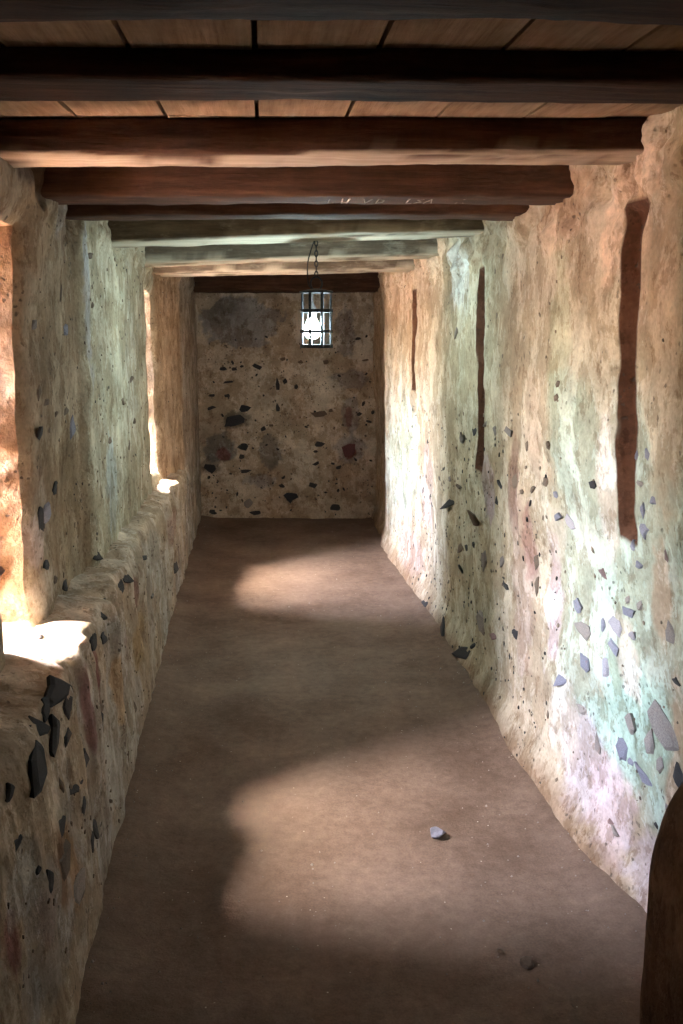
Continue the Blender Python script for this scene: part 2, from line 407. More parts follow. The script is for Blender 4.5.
# ------------------------------------------------------------------ left wall with two splayed slits
def axis(lo, hi, step, marks):
    pts = sorted([lo, hi] + [m for m in marks if lo < m < hi]); out = []
    for a, c in zip(pts[:-1], pts[1:]):
        n = max(1, int(round((c - a) / step))); out += list(np.linspace(a, c, n, endpoint=False))
    return np.array(out + [hi])
ymarks = [v for w in WINDOWS for v in w['yi']]; zmarks = sorted({v for w in WINDOWS for v in w['zi']})
ys = np.concatenate([np.arange(Y0, 1.5, .06), axis(1.5, 8.75, .013, ymarks)]); zs = axis(.5, ZC + .1, .013, zmarks)
Yg, Zg = np.meshgrid(ys, zs, indexing='ij')
Y, Z = warp(Yg, Zg)
Xl = left_x(Yg, Zg)
def left_colour(Y, Z):
    nA = fbm(Y, 0, Z, 1.6, 4, 181); nB = fbm(Y, 0, Z, 6, 4, 185); nS = fbm(Y, 0, Z * .2, 11, 4, 187)
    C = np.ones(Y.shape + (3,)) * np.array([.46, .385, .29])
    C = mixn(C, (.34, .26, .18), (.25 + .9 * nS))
    C = mixn(C, (.60, .60, .49), smooth(3.62, 3.70, Y) * (.85 + .3 * nB))  # greenish white past the step: bulb light painted into the colour
    C = mixn(C, (.60, .43, .30), smooth(6.1, 6.3, Y) * .85)  # orange beyond the far slit paints the warm bounced light
    C = mixn(C, (.46, .42, .38), smooth(6.9, 7.1, Y) * .8)  # greyer last stretch paints the shade past the corner
    C = blobs(C, Y, Z, [
        (3.75, 1.75, .12, .62, (.58, .64, .72), .9), (4.12, .98, .3, .4, (.52, .62, .66), .7), (3.3, 2.02, .14, .2, (.5, .5, .52), .7),
        (2.98, 2.08, .5, .16, (.16, .10, .07), .85), (3.45, 2.0, .3, .22, (.2, .13, .09), .8), (3.42, 1.05, .3, .6, (.33, .26, .17), .7),
        (2.95, 1.05, .25, .35, (.5, .44, .38), .6), (2.93, .97, .14, .2, (.56, .5, .5), .7), (4.2, 2.05, .5, .14, (.3, .24, .17), .7),
        (4.9, 1.5, .4, 1.0, (.62, .62, .56), .5), (2.98, 1.9, .35, .25, (.56, .42, .28), .6), (3.0, .82, .3, .14, (.6, .55, .5), .5)], 191)
    return mixn(C * 1.12, (.2, .125, .08), 1 - smooth(1.6, 1.9, Y))  # near end darkened here too, shade put into the colour
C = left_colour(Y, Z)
skip = np.zeros((len(ys) - 1, len(zs) - 1), bool)
ym = (ys[1:] + ys[:-1]) / 2; zm = (zs[1:] + zs[:-1]) / 2
for w in WINDOWS:
    skip |= ((ym > w['yi'][0]) & (ym < w['yi'][1]))[:, None] & ((zm > w['zi'][0]) & (zm < w['zi'][1]))[None, :]
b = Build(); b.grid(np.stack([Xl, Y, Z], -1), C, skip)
for wi, w in enumerate(WINDOWS):
    (ya, yb), (za, zb), (oa, ob), (pa, pb) = w['yi'], w['zi'], w['yo'], w['zo']
    S = np.linspace(0, 1, 34)
    zline = zs[(zs >= za - 1e-6) & (zs <= zb + 1e-6)]; yline = ys[(ys >= ya - 1e-6) & (ys <= yb + 1e-6)]
    for side in range(4):
        if side < 2:      # jambs
            t = zline; yi = np.full_like(t, (ya, yb)[side]); zi = t
            yo = np.full_like(t, (oa, ob)[side]); zo = pa + (t - za) / (zb - za) * (pb - pa); nv = np.array([0, (1, -1)[side], 0])
        else:             # sill and head
            t = yline; zi = np.full_like(t, (za, zb)[side - 2]); yi = t
            zo = np.full_like(t, (pa, pb)[side - 2]); yo = oa + (t - ya) / (yb - ya) * (ob - oa); nv = np.array([0, 0, (1, -1)[side - 2]])
        wy, wz = warp(yi, zi); xi = left_x(yi, zi)
        s = S[:, None]
        P = np.stack([xi[None] * (1 - s) + X_OUT * s, wy[None] * (1 - s) + yo[None] * s, wz[None] * (1 - s) + zo[None] * s], -1)
        amp = np.minimum(np.minimum(s * 6, (1 - s) * 6), 1)
        e = np.minimum(np.arange(len(t)), np.arange(len(t))[::-1]); amp = amp * np.minimum(e / 4, 1)[None]
        P = P + nv * (amp * (.045 * fbm(P[..., 0], P[..., 1], P[..., 2], 9, 5, 201 + side, .65)))[..., None]
        nB = fbm(P[..., 0], P[..., 1], P[..., 2], 9, 4, 211)
        Cw = np.ones(P.shape) * np.array([.40, .25, .155]); Cw = mixn(Cw, (.62, .46, .35), .1 + 1.3 * nB)
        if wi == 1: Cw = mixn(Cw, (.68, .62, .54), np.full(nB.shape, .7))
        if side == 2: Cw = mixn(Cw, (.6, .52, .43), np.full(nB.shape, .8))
        b.grid(P, Cw, flip=side in (1, 2))
# outer face
yb_ = [Y0 - .3] + [v for w in WINDOWS for v in w['yo']] + [9.2]; zo0, zo1 = WINDOWS[0]['zo']
for k in range(5):
    if k in (1, 3):
        pa, pb = WINDOWS[k // 2]['zo']
        segs = [(-.4, pa), (pb, 2.4)]
    else: segs = [(-.4, 2.4)]
    for a, c in segs:
        b.quad([(X_OUT, yb_[k], a), (X_OUT, yb_[k], c), (X_OUT, yb_[k + 1], c), (X_OUT, yb_[k + 1], a)], (.5, .36, .25))
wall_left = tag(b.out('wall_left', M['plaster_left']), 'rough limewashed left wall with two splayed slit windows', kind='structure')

# ledge: the thicker foot of the left wall
ys = np.concatenate([np.arange(Y0, 1.2, .06), np.arange(1.2, 8.7, .0125)])
prof = np.concatenate([np.linspace(0, 1, 62), 1 + np.linspace(0, 1, 26)[1:]])
Yl, S = np.meshgrid(ys, prof, indexing='ij')
xb, xe, ze = ledge_xb(Yl), ledge_xe(Yl), ledge_ze(Yl)
f1 = np.clip(S, 0, 1); f2 = np.clip(S - 1, 0, 1)
edge_n = fbm(Yl, 0, 0, 9, 4, 221)
xe = xe + .04 * edge_n; ze = ze + .02 * fbm(Yl, 4, 0, 7, 4, 225)
Xg = xb + (xe - xb) * f1 + (-.76 - xe) * f2
Zg = -.05 + (ze + .05) * f1 + .045 * f2 ** .8
rnd = np.exp(-((S - 1) / .07) ** 2)
Zg = Zg - .016 * rnd; Xg = Xg - .012 * rnd
n1 = fbm(Xg * .6, Yl, Zg, 5, 5, 231, .55)
Xg = Xg + .020 * n1 * smooth(0, .1, f1) * (1 - smooth(.3, .8, f2)); Zg = Zg + .022 * fbm(Xg * .5, Yl, Zg, 11, 4, 235) * smooth(.02, .25, f2)
face = (1 - smooth(.9, 1.05, S))
nA = fbm(0, Yl, Zg, 2.2, 4, 241); nB = fbm(0, Yl, Zg * .35, 10, 4, 245)
C = np.ones(Xg.shape + (3,)) * np.array([.50, .42, .33])
C = mixn(C, (.43, .42, .41), face * (.65 + .9 * nA) * smooth(2.1, 2.5, Yl + .4 * (Zg - .6) * -1))
C = mixn(C, (.48, .38, .28), face * (.0 + 1.1 * nB))
MAR = (.22, .075, .085)
Cb = blobs(C, Yl, Zg, [
    (2.89, .55, .09, .26, MAR, .8), (2.66, .56, .1, .26, MAR, .7), (3.5, .53, .16, .26, (.3, .14, .14), .6), (3.91, .54, .14, .2, MAR, .6), (1.73, .44, .12, .16, MAR, .8),
    (1.95, .35, .16, .12, MAR, .7), (2.13, .6, .75, .3, (.70, .61, .50), .8), (2.02, .3, .6, .3, (.44, .42, .42), .7), (2.15, .36, .18, .22, (.26, .14, .07), .8), (3.08, .2, .8, .4, (.40, .40, .37), .6),
    (3.86, .36, .36, .2, (.56, .42, .24), .7), (1.86, .49, .3, .14, (.42, .41, .40), .6), (2.24, .3, .12, .3, (.4, .24, .12), .7), (5.06, .26, 1.0, .5, (.46, .46, .43), .6),
    (3.19, .4, .18, .24, (.52, .36, .2), .7), (2.45, .5, .2, .3, (.58, .48, .36), .7), (2.35, .62, .3, .14, (.62, .55, .45), .7), (5.6, .5, .6, .2, (.42, .27, .24), .5),
    (4.6, .55, .4, .2, (.5, .5, .48), .6), (3.2, .6, .25, .14, (.42, .43, .44), .7)], 251)
C = C + (Cb - C) * face[..., None]
C = mixn(C * 1.3, (.86, .78, .69), (1 - face) * .7)  # ledge top coloured paler to carry the light falling on it
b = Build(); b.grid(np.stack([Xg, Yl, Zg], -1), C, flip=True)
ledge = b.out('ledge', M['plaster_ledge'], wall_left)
def ledge_face_x(Y, Z):
    xb, xe, ze = float(ledge_xb(Y)), float(ledge_xe(Y)), float(ledge_ze(Y))
    return xb + (xe + .04 * float(fbm(Y, 0, 0, 9, 4, 221)) - xb) * max(0, min(1, (Z + .05) / (ze + .05)))

# ------------------------------------------------------------------ back wall, wall behind the camera, floor, ceiling
xs = np.arange(-.9, 1.25, .0135); zs = np.arange(-.06, ZC + .1, .0135)
X, Z = np.meshgrid(xs, zs, indexing='ij')
Yb = back_y(X, Z)
C = np.ones(X.shape + (3,)) * np.array([.74, .63, .52])
nA = fbm(X, 0, Z, 2.6, 4, 281); nB = fbm(X, 0, Z, 8, 4, 285)
C = mixn(C, (.86, .80, .71), .2 + 1.1 * nA)
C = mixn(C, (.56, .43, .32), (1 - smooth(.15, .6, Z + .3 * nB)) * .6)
GR, GR2 = (.33, .325, .32), (.43, .41, .42)
C = blobs(C, X, Z, [
    (-.21, 1.72, .70, .42, GR2, .95), (-.3, 1.78, .4, .25, GR, .6), (-.15, 1.56, .4, .12, GR2, .7), (.70, 1.63, .17, .42, GR2, .8), (.76, .94, .16, .32, GR2, .8), (-.4, .63, .3, .25, GR, .9),
    (.75, .62, .3, .26, GR2, .8), (.06, .59, .2, .28, GR, .85), (-.05, .33, .28, .12, GR2, .7), (.41, 1.5, .4, .6, (.85, .8, .74), .6), (.76, 1.22, .4, .15, GR2, .8),
    (.56, 1.08, .28, .3, (.88, .82, .73), .7), (.75, .6, .13, .16, (.25, .07, .07), .85), (-.36, .57, .11, .12, (.27, .10, .10), .8), (.74, .91, .06, .18, (.28, .13, .13), .7),
    (-.25, .87, .26, .16, (.2, .185, .15), .7), (-.48, .47, .22, .14, (.15, .13, .12), .6), (.35, .7, .5, .3, (.84, .75, .64), .6)], 291, .88, 1.06)
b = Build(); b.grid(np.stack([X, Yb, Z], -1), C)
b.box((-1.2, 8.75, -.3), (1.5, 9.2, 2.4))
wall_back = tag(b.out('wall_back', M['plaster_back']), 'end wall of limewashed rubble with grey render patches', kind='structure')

b = Build(); b.box((-1.2, Y0 - .3, -.3), (1.5, Y0, 2.4), (.2, .125, .08))  # unseen wall added behind the camera to keep the near end dark
tag(b.out('wall_front_added', M['mud'], shade=False), 'unseen mud wall added to keep the near end of the passage dark', kind='structure')

xs = np.concatenate([np.arange(-.75, 1.22, .016)]); ys = np.concatenate([np.arange(Y0, 1.5, .06), np.arange(1.5, 8.7, .016)])
X, Y = np.meshgrid(xs, ys, indexing='ij')
b = Build(); b.grid(np.stack([X, Y, floor_z(X, Y)], -1))
floor = tag(b.out('floor', M['earth']), 'packed reddish brown earth floor of the passage', kind='structure')

b = Build(); b.box((-1.2, Y0 - .3, ZC + .03), (1.5, 9.2, ZC + .3), (.2, .13, .09))
ceiling = tag(b.out('ceiling', M['mud'], shade=False), 'low ceiling of wide boards laid over round beams', kind='structure')
joints = [-.90, -.66, -.455, -.232, -.007, .214, .437, .655, .86, 1.06, 1.3]
cuts = [Y0, 2.52, 5.55, 9.0]
for i in range(len(joints) - 1):
    for k in range(3):
        slope = .0417 if k == 0 else 0.0       # the near boards sag towards the entrance
        w = joints[i + 1] - joints[i] - rng.uniform(.006, .012); L = cuts[k + 1] - cuts[k] - .012
        bm = bmesh.new(); bmesh.ops.create_cube(bm, size=1)
        bmesh.ops.scale(bm, vec=(w, L, .028), verts=bm.verts)
        bmesh.ops.bevel(bm, geom=list(bm.edges), offset=.004, segments=1)
        o = bm_obj('plank', bm, M['plank'], ceiling)
        o.location = ((joints[i] + joints[i + 1]) / 2, (cuts[k] + cuts[k + 1]) / 2, ZC + .013 + rng.uniform(-.004, .004) - slope * L / 2)
        o.rotation_euler = (math.atan(slope), R(rng.uniform(-.5, .5)), 0)

# ground outside, red earth in the sun
b = Build(); b.box((-40, -30, -.5), (X_OUT, 40, -.25))
tag(b.out('ground', M['dry_earth'], shade=False), 'bare red earth outside the slit windows', kind='structure')

# along the wall, height, width, height of each stone, kind
RIGHT_STONES = [
    (2.511,0.841,0.071,0.036,'s'), (2.898,0.746,0.076,0.051,'s'), (2.847,0.685,0.119,0.057,'g'), (2.709,0.747,0.033,0.042,'s'),
    (2.596,0.775,0.091,0.058,'p'), (2.625,0.706,0.062,0.047,'s'), (2.838,0.577,0.073,0.073,'s'), (3.019,0.459,0.115,0.041,'s'),
    (2.685,0.618,0.057,0.075,'p'), (2.841,0.425,0.102,0.035,'g'), (2.53,0.499,0.147,0.063,'g'), (2.337,0.578,0.188,0.12,'g'),
    (2.251,0.863,0.08,0.06,'g'), (2.458,1.041,0.033,0.029,'s'), (2.424,0.997,0.052,0.021,'s'), (2.51,0.878,0.035,0.028,'g'),
    (2.434,0.884,0.04,0.027,'g'), (2.676,0.908,0.056,0.026,'r'), (2.21,0.748,0.044,0.02,'d'), (2.497,0.777,0.07,0.028,'p'),
    (2.398,0.503,0.073,0.068,'g'), (2.579,0.404,0.069,0.074,'s'), (2.523,0.39,0.051,0.023,'s'), (2.432,0.385,0.096,0.045,'s'),
    (2.734,0.348,0.06,0.062,'g'), (2.323,0.473,0.037,0.053,'g'), (2.196,0.493,0.056,0.076,'d'), (2.276,0.375,0.03,0.024,'g'),
    (2.298,0.285,0.025,0.046,'d'), (2.617,0.15,0.048,0.015,'r'), (2.359,0.279,0.019,0.022,'d'), (2.601,0.142,0.055,0.018,'g'),
    (2.443,1.291,0.052,0.039,'s'), (2.359,1.302,0.024,0.038,'s'), (3.099,1.237,0.084,0.02,'b'), (3.065,1.083,0.042,0.033,'s'),
    (3.065,1.008,0.094,0.03,'s'), (2.965,1.009,0.088,0.048,'p'), (2.374,1.157,0.031,0.033,'s'), (2.318,1.192,0.035,0.03,'s'),
    (2.38,1.105,0.062,0.041,'s'), (2.40,1.223,0.056,0.014,'g'), (2.722,1.169,0.049,0.035,'d'), (2.993,1.45,0.039,0.025,'b'),
    (2.999,1.407,0.039,0.019,'b'), (2.257,1.059,0.034,0.03,'r'), (3.827,0.994,0.114,0.033,'d'), (4.319,0.74,0.333,0.042,'b'),
    (4.949,0.739,0.19,0.037,'d'), (4.785,0.845,0.177,0.025,'b'), (4.97,0.856,0.082,0.032,'g'), (3.909,0.917,0.068,0.033,'d'),
    (4.13,0.611,0.096,0.081,'g'), (4.685,0.429,0.173,0.041,'d'), (4.401,0.621,0.087,0.033,'d'), (4.691,0.547,0.123,0.041,'b'),
    (4.547,0.574,0.069,0.029,'d'), (3.807,0.687,0.082,0.037,'g'), (3.756,0.589,0.08,0.033,'d'), (4.164,0.31,0.138,0.115,'g'),
    (3.617,0.428,0.105,0.048,'d'), (3.915,0.323,0.105,0.026,'r'), (4.993,0.033,0.226,0.088,'d'), (5.506,0.017,0.205,0.042,'d'),
    (4.443,0.072,0.226,0.059,'d'), (4.346,0.142,0.108,0.024,'d'), (3.553,1.056,0.113,0.053,'b'), (3.439,1.033,0.053,0.022,'b'),
    (3.328,0.792,0.062,0.054,'b'), (3.336,1.054,0.087,0.018,'b'), (3.175,1.112,0.078,0.034,'b'), (3.365,1.211,0.038,0.036,'b'),
    (3.318,0.705,0.05,0.058,'b'), (4.676,1.086,0.168,0.039,'g'), (3.918,1.211,0.068,0.037,'g'), (3.665,1.236,0.089,0.042,'g'),
    (4.098,1.228,0.074,0.017,'g'), (4.762,1.633,0.17,0.019,'g'), (4.369,1.167,0.105,0.027,'d'),
]
LEDGE_STONES = [
    (2.05,0.661,0.239,0.102,'d'), (2.291,0.634,0.138,0.095,'d'), (2.414,0.649,0.07,0.05,'d'), (2.393,0.705,0.227,0.074,'d'),
    (2.386,0.577,0.07,0.035,'d'), (2.515,0.647,0.076,0.062,'d'), (2.525,0.56,0.078,0.047,'d'), (2.543,0.446,0.109,0.074,'d'),
    (2.394,0.431,0.122,0.04,'d'), (2.451,0.354,0.104,0.038,'d'), (2.176,0.431,0.102,0.059,'d'), (1.903,0.671,0.051,0.04,'d'),
    (1.863,0.703,0.035,0.018,'d'), (1.863,0.57,0.102,0.039,'d'), (2.811,0.434,0.082,0.087,'d'), (2.149,0.705,0.129,0.044,'d'),
    (2.271,0.7,0.092,0.028,'d'), (2.884,0.452,0.086,0.024,'b'), (2.595,0.224,0.134,0.049,'d'), (2.479,0.24,0.068,0.041,'d'),
    (2.25,0.511,0.032,0.033,'b'), (2.013,0.402,0.08,0.06,'d'), (2.272,0.229,0.128,0.081,'g'), (2.165,0.356,0.123,0.114,'b'),
    (1.944,0.467,0.032,0.016,'d'), (3.148,0.682,0.233,0.038,'d'), (2.927,0.66,0.085,0.054,'d'), (3.085,0.625,0.151,0.05,'d'),
    (3.603,0.654,0.127,0.051,'d'), (5.654,0.239,0.305,0.102,'d'), (3.887,0.347,0.122,0.047,'b'), (3.5,0.227,0.128,0.079,'b'),
    (2.868,0.453,0.102,0.03,'b'), (4.505,0.37,0.159,0.023,'g'), (2.827,0.651,0.095,0.023,'d'), (3.726,0.662,0.162,0.026,'d'),
    (4.123,0.65,0.197,0.025,'d'), (3.328,0.676,0.13,0.034,'d'),
]
LEFT_STONES = [
    (3.0,1.301,0.155,0.044,'d'), (2.99,1.03,0.06,0.129,'d'), (3.06,1.05,0.088,0.082,'s'), (3.02,0.897,0.114,0.035,'d'),
    (3.189,1.108,0.076,0.051,'d'), (3.498,1.276,0.108,0.063,'s'), (3.265,0.765,0.113,0.027,'d'), (3.114,0.814,0.044,0.032,'b'),
    (3.713,0.757,0.101,0.036,'d'), (3.217,1.345,0.076,0.022,'b'), (3.397,1.344,0.085,0.027,'b'), (2.996,1.432,0.052,0.036,'b'),
    (3.082,1.396,0.042,0.031,'b'), (3.006,1.632,0.078,0.03,'g'), (3.451,1.62,0.086,0.055,'s'), (3.875,1.902,0.09,0.034,'b'),
    (3.861,1.718,0.067,0.027,'b'), (3.374,1.737,0.033,0.06,'b'), (4.085,1.17,0.077,0.033,'b'), (4.471,1.312,0.092,0.031,'b'),
    (5.033,1.172,0.117,0.035,'b'), (4.829,1.386,0.107,0.029,'b'), (4.636,1.087,0.1,0.033,'b'),
]
BACK_STONES = [
    (-0.263,0.867,0.226,0.105,'d'), (-0.174,0.971,0.104,0.07,'d'), (-0.491,0.446,0.157,0.08,'d'), (0.216,0.19,0.116,0.09,'d'),
    (0.48,0.659,0.097,0.053,'d'), (-0.18,0.638,0.088,0.071,'d'), (0.621,0.091,0.108,0.073,'d'), (0.425,0.292,0.054,0.063,'d'),
    (0.462,0.49,0.071,0.036,'d'), (-0.191,0.55,0.105,0.035,'d'), (-0.193,0.416,0.114,0.036,'d'), (-0.146,0.129,0.115,0.072,'g'),
    (0.149,0.287,0.062,0.036,'d'), (-0.474,0.052,0.079,0.054,'d'), (-0.076,0.046,0.107,0.036,'d'), (-0.012,0.795,0.061,0.035,'d'),
    (-0.478,0.973,0.104,0.035,'d'), (-0.358,1.317,0.069,0.034,'d'), (-0.064,1.342,0.078,0.051,'d'),
    (-0.282,1.206,0.104,0.026,'d'), (0.124,1.178,0.052,0.104,'d'), (0.186,1.212,0.052,0.043,'d'), (-0.254,1.317,0.043,0.043,'d'),
    (0.176,1.402,0.052,0.026,'b'), (0.544,1.375,0.044,0.052,'b'), (0.824,1.576,0.079,0.026,'d'), (-0.449,1.088,0.06,0.026,'d'),
    (-0.323,1.085,0.069,0.026,'d'), (0.281,1.16,0.035,0.043,'d'), (0.326,1.376,0.043,0.034,'b'), (0.122,0.978,0.052,0.07,'d'),
    (0.587,0.958,0.044,0.035,'b'), (0.826,0.921,0.053,0.026,'d'), (0.95,0.938,0.027,0.053,'d'), (0.649,0.452,0.054,0.036,'d'),
    (0.49,0.923,0.123,0.07,'b'), (0.886,1.392,0.053,0.026,'b'),
    (0.756,0.603,0.125,0.107,'m'),
]

# ------------------------------------------------------------------ stones that show through the plaster
def stone_mesh(k):
    r = random.Random(100 + k); n = r.choice([6, 7, 8]); bm = bmesh.new()
    ang = sorted((i + r.uniform(-.35, .35)) / n * 2 * math.pi for i in range(n)); rad = [r.uniform(.6, 1.0) for _ in range(n)]
    for t in range(r.choice([1, 2, 3])): rad[r.randrange(n)] = r.uniform(1.15, 1.35)     # pointed corners
    rings = []
    for z, s in ((-1.0, .9), (.35, 1.0), (1.0, .74)):
        rings.append([bm.verts.new((math.cos(a) * q * s * .5, math.sin(a) * q * s * .5, z * (1 + r.uniform(-.45, .25) * (z > .5)))) for a, q in zip(ang, rad)])
    for a, c in zip(rings[:-1], rings[1:]):
        for i in range(n): bm.faces.new((a[i], a[(i + 1) % n], c[(i + 1) % n], c[i]))
    bm.faces.new(rings[-1]); bm.faces.new(rings[0][::-1])
    me = bpy.data.meshes.new('stone'); bm.to_mesh(me); bm.free(); me.materials.append(None); return me
STONE_MESH = [stone_mesh(k) for k in range(10)]
stone_cache = {}
from mathutils.bvhtree import BVHTree
def bvh_of(o):
    me = o.data; return BVHTree.FromPolygons([v.co[:] for v in me.vertices], [tuple(q.vertices) for q in me.polygons])
BVH = {o.name: bvh_of(o) for o in (wall_right, wall_left, wall_back, ledge)}
def place_stone(parent, pos, axes, w, h, key, proud, sink=.002):
    bvh = BVH.get(parent.name)
    k = rng.randrange(10)
    if (k, key) not in stone_cache:
        me = STONE_MESH[k].copy(); me.materials[0] = STONE[key]; stone_cache[(k, key)] = me
    o = bpy.data.objects.new('stone', stone_cache[(k, key)]); col.objects.link(o); o.parent = parent
    B, N = axes[1], axes[2]
    if bvh is not None:                      # bed the stone in the plaster surface it shows through
        hit, nrm_, _, _ = bvh.ray_cast(Vector(pos) + N * .3, -N, .8)
        if hit is not None:
            pos = hit - N * sink
            if nrm_.dot(N) < 0: nrm_ = -nrm_
            N = (N * .5 + nrm_ * .5).normalized()
    A = B.cross(N).normalized(); B = N.cross(A)
    rot = Matrix((A, B, N)).transposed().to_4x4() @ Euler((rng.uniform(-.1, .1) * min(1, .03 / h), rng.uniform(-.1, .1) * min(1, .03 / w), 0)).to_matrix().to_4x4()
    spin = rng.choice([0, math.pi]) + rng.uniform(-.3, .3)
    o.matrix_world = Matrix.Translation(pos) @ rot @ Matrix.Diagonal((w, h, proud, 1)) @ Matrix.Rotation(spin if rng.random() < .9 else 0, 4, 'Z')
    return o
AX_R = [Vector((0, -1, 0)), Vector((0, 0, 1)), Vector((-1, 0, 0))]
AX_L = [Vector((0, 1, 0)), Vector((0, 0, 1)), Vector((1, 0, 0))]
AX_B = [Vector((1, 0, 0)), Vector((0, 0, 1)), Vector((0, -1, 0))]
tag(ledge, 'rubble ledge with dark stones along its broken edge')
def pr(w, h): return max(.006, min(.016, .12 * min(w, h)))
for y, z, w, h, k in RIGHT_STONES:
    place_stone(wall_right, (float(right_x(y, z)) + .003, y, z), AX_R, w * 1.1, h * 1.15, k, pr(w, h))
for y, z, w, h, k in LEDGE_STONES:
    place_stone(ledge, (ledge_face_x(y, z) - .002, y, z), AX_L, min(w * 1.1, .17), h * 1.05, k, pr(w, h), pr(w, h) * .45)
for y, z, w, h, k in LEFT_STONES:
    place_stone(wall_left, (float(left_x(y, z)) - .003, y, z), AX_L, w * 1.1, h * 1.15, k, pr(w, h))
for x, z, w, h, k in BACK_STONES:
    place_stone(wall_back, (x, float(back_y(x, z)) + .003, z), AX_B, w * 1.1, h * 1.15, k, pr(w, h))

# rough rubble blocks showing in the far cheek of each slit
for w_, cnt in ((WINDOWS[0], 16), (WINDOWS[1], 8)):
    for _ in range(cnt):
        z = rng.uniform(w_['zi'][0] + .06, w_['zi'][1] - .06); x = rng.uniform(-1.0, -.71)
        s_ = rng.uniform(.04, .1)
        place_stone(wall_left, (x, w_['yi'][0] + .2, z), AX_B, s_, s_ * rng.uniform(.5, 1), rng.choice('rpgb'), .012, .003)

def chips(name, parent, n, fn, axes, mats_key, seed, smin=.008, smax=.024):
    """crumbs of stone too small to pick apart, real relief joined into one part"""
    r = random.Random(seed); V = []; F = []
    A, B, N = axes
    for _ in range(n):
        p = fn(r)
        if p is None: continue
        hit = BVH[parent.name].ray_cast(Vector(p) + N * .3, -N, .8)[0]
        if hit is not None: p = hit
        s = r.uniform(smin, smax) * r.uniform(.6, 1.2); m = r.choice([4, 5, 6]); el = r.uniform(.6, 2.2); th = r.uniform(0, math.pi)
        b0 = len(V); rot = r.uniform(0, 6)
        for rs, dz in ((1, -.005), (.72, .0028)):
            for i in range(m):
                a = rot + i / m * 2 * math.pi; q = r.uniform(.7, 1.1) * rs * s * .5
                u, v = math.cos(a) * q * el, math.sin(a) * q
                u, v = u * math.cos(th) - v * math.sin(th), u * math.sin(th) + v * math.cos(th)
                V.append(Vector(p) + A * u + B * v + N * dz)
        for i in range(m): F.append((b0 + i, b0 + (i + 1) % m, b0 + m + (i + 1) % m, b0 + m + i))
        F.append(tuple(b0 + m + i for i in range(m)))
    o = mesh_obj(name, V, F, STONE[mats_key], parent, shade=False)
    tag(o, kind='stuff'); return o
def fr(r):
    y = 1.7 + 6.6 * r.random() ** 1.1; z = r.uniform(.05, 1.95)
    if r.random() > (.9 if z < 1.0 else .35) or (y < 3 and r.random() < .45): return None
    return (float(right_x(y, z)), y, z)
def fm(r):
    y = r.uniform(3.1, 6.2); z = r.uniform(.03, 1.15) ** 1.2
    return None if r.random() < .4 else (float(right_x(y, z)), y, z)
def fl(r):
    y = r.uniform(2.95, 8.3); z = r.uniform(.78, 2.05)
    for w in WINDOWS:
        if w['yi'][0] - .03 < y < w['yi'][1] + .03: return None
    return (float(left_x(y, z)), y, z)
def fg(r):
    y = r.uniform(1.4, 7); z = r.uniform(.05, .62)
    return (ledge_face_x(y, z) + .004, y, z)
def fb(r):
    x = r.uniform(-.5, .95); z = r.uniform(.03, 1.6)
    return (x, float(back_y(x, z)), z)
chips('stone_chips', wall_right, 420, fr, AX_R, 'c', 1); chips('stone_chips', wall_right, 140, fr, AX_R, 'b', 2, .008, .02)
chips('stone_chips', wall_right, 420, fm, AX_R, 'd', 8, .008, .026)
chips('stone_chips', wall_left, 260, fl, AX_L, 'c', 3, .006, .02); chips('stone_chips', wall_right, 420, fm, AX_R, 'd', 8, .008, .026)
chips('stone_chips', wall_left, 60, fl, AX_L, 'd', 4, .006, .016)
chips('stone_chips', ledge, 170, fg, AX_L, 'b', 5, .006, .018)
chips('stone_chips', wall_back, 120, fb, AX_B, 'd', 6, .012, .034); chips('stone_chips', wall_back, 90, fb, AX_B, 'b', 7, .012, .034)

# ------------------------------------------------------------------ beams
def beam(yc, zb, w, h, x0, x1, mat, label, seed, tilt=0.0, bow=0.012, pale=1.0):
    """a hewn trunk: rounded, knotted section swept across the passage"""
    n = 90; m = 20
    u = np.linspace(0, 1, n); a = np.linspace(0, 2 * math.pi, m, endpoint=False)
    U, Aa = np.meshgrid(u, a, indexing='ij')
    sx = np.sign(np.cos(Aa)) * np.abs(np.cos(Aa)) ** .3; sz = np.sign(np.sin(Aa)) * np.abs(np.sin(Aa)) ** .3
    ww = w * (1 + .08 * fbm(U * 3, 0, 0, 1.3, 3, seed)); hh = h
    xx = x0 + (x1 - x0) * U; xm = xx - .17
    yy = sx * ww / 2; zz = sz * hh / 2
    dn = .012 * fbm(xx, yy * 3, zz * 3, 3.2, 4, seed + 3) + .004 * fbm(xx, yy * 4, zz * 4, 16, 3, seed + 7)
    r = np.maximum(np.hypot(yy, zz), 1e-4); yy = yy * (1 + dn / r); zz = zz * (1 + dn / r * (zz < 0))
    bx = xm - 0 * xm
    by = -SKEW * xm + bow * fbm(U * 2, 1, 0, 1.0, 2, seed + 11)
    bz = tilt * xm + .5 * bow * fbm(U * 2, 5, 0, 1.1, 2, seed + 13)
    P = np.stack([bx, by + yy, bz + zz], -1)
    V = P.reshape(-1, 3); F = []
    for i in range(n - 1):
        for j in range(m): F.append((i * m + j, i * m + (j + 1) % m, (i + 1) * m + (j + 1) % m, (i + 1) * m + j))
    F.append(tuple(range(m))[::-1]); F.append(tuple((n - 1) * m + j for j in range(m)))
    F = [f[::-1] for f in F]
    under = np.clip((.25 - (zz / (h / 2) + 1.0) + .5 * fbm(xx * .5, yy * 4, 0, 9, 4, seed + 17)) * 6, 0, 1) * pale  # mask for the paler, painted-in light on the underside
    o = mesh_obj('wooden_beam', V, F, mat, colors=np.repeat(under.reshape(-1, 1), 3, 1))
    o.location = (.17, yc, zb + h / 2)
    tag(o, label, 'beam', 'ceiling beams')
    return o
G = M['wood_grey']; W = M['wood']
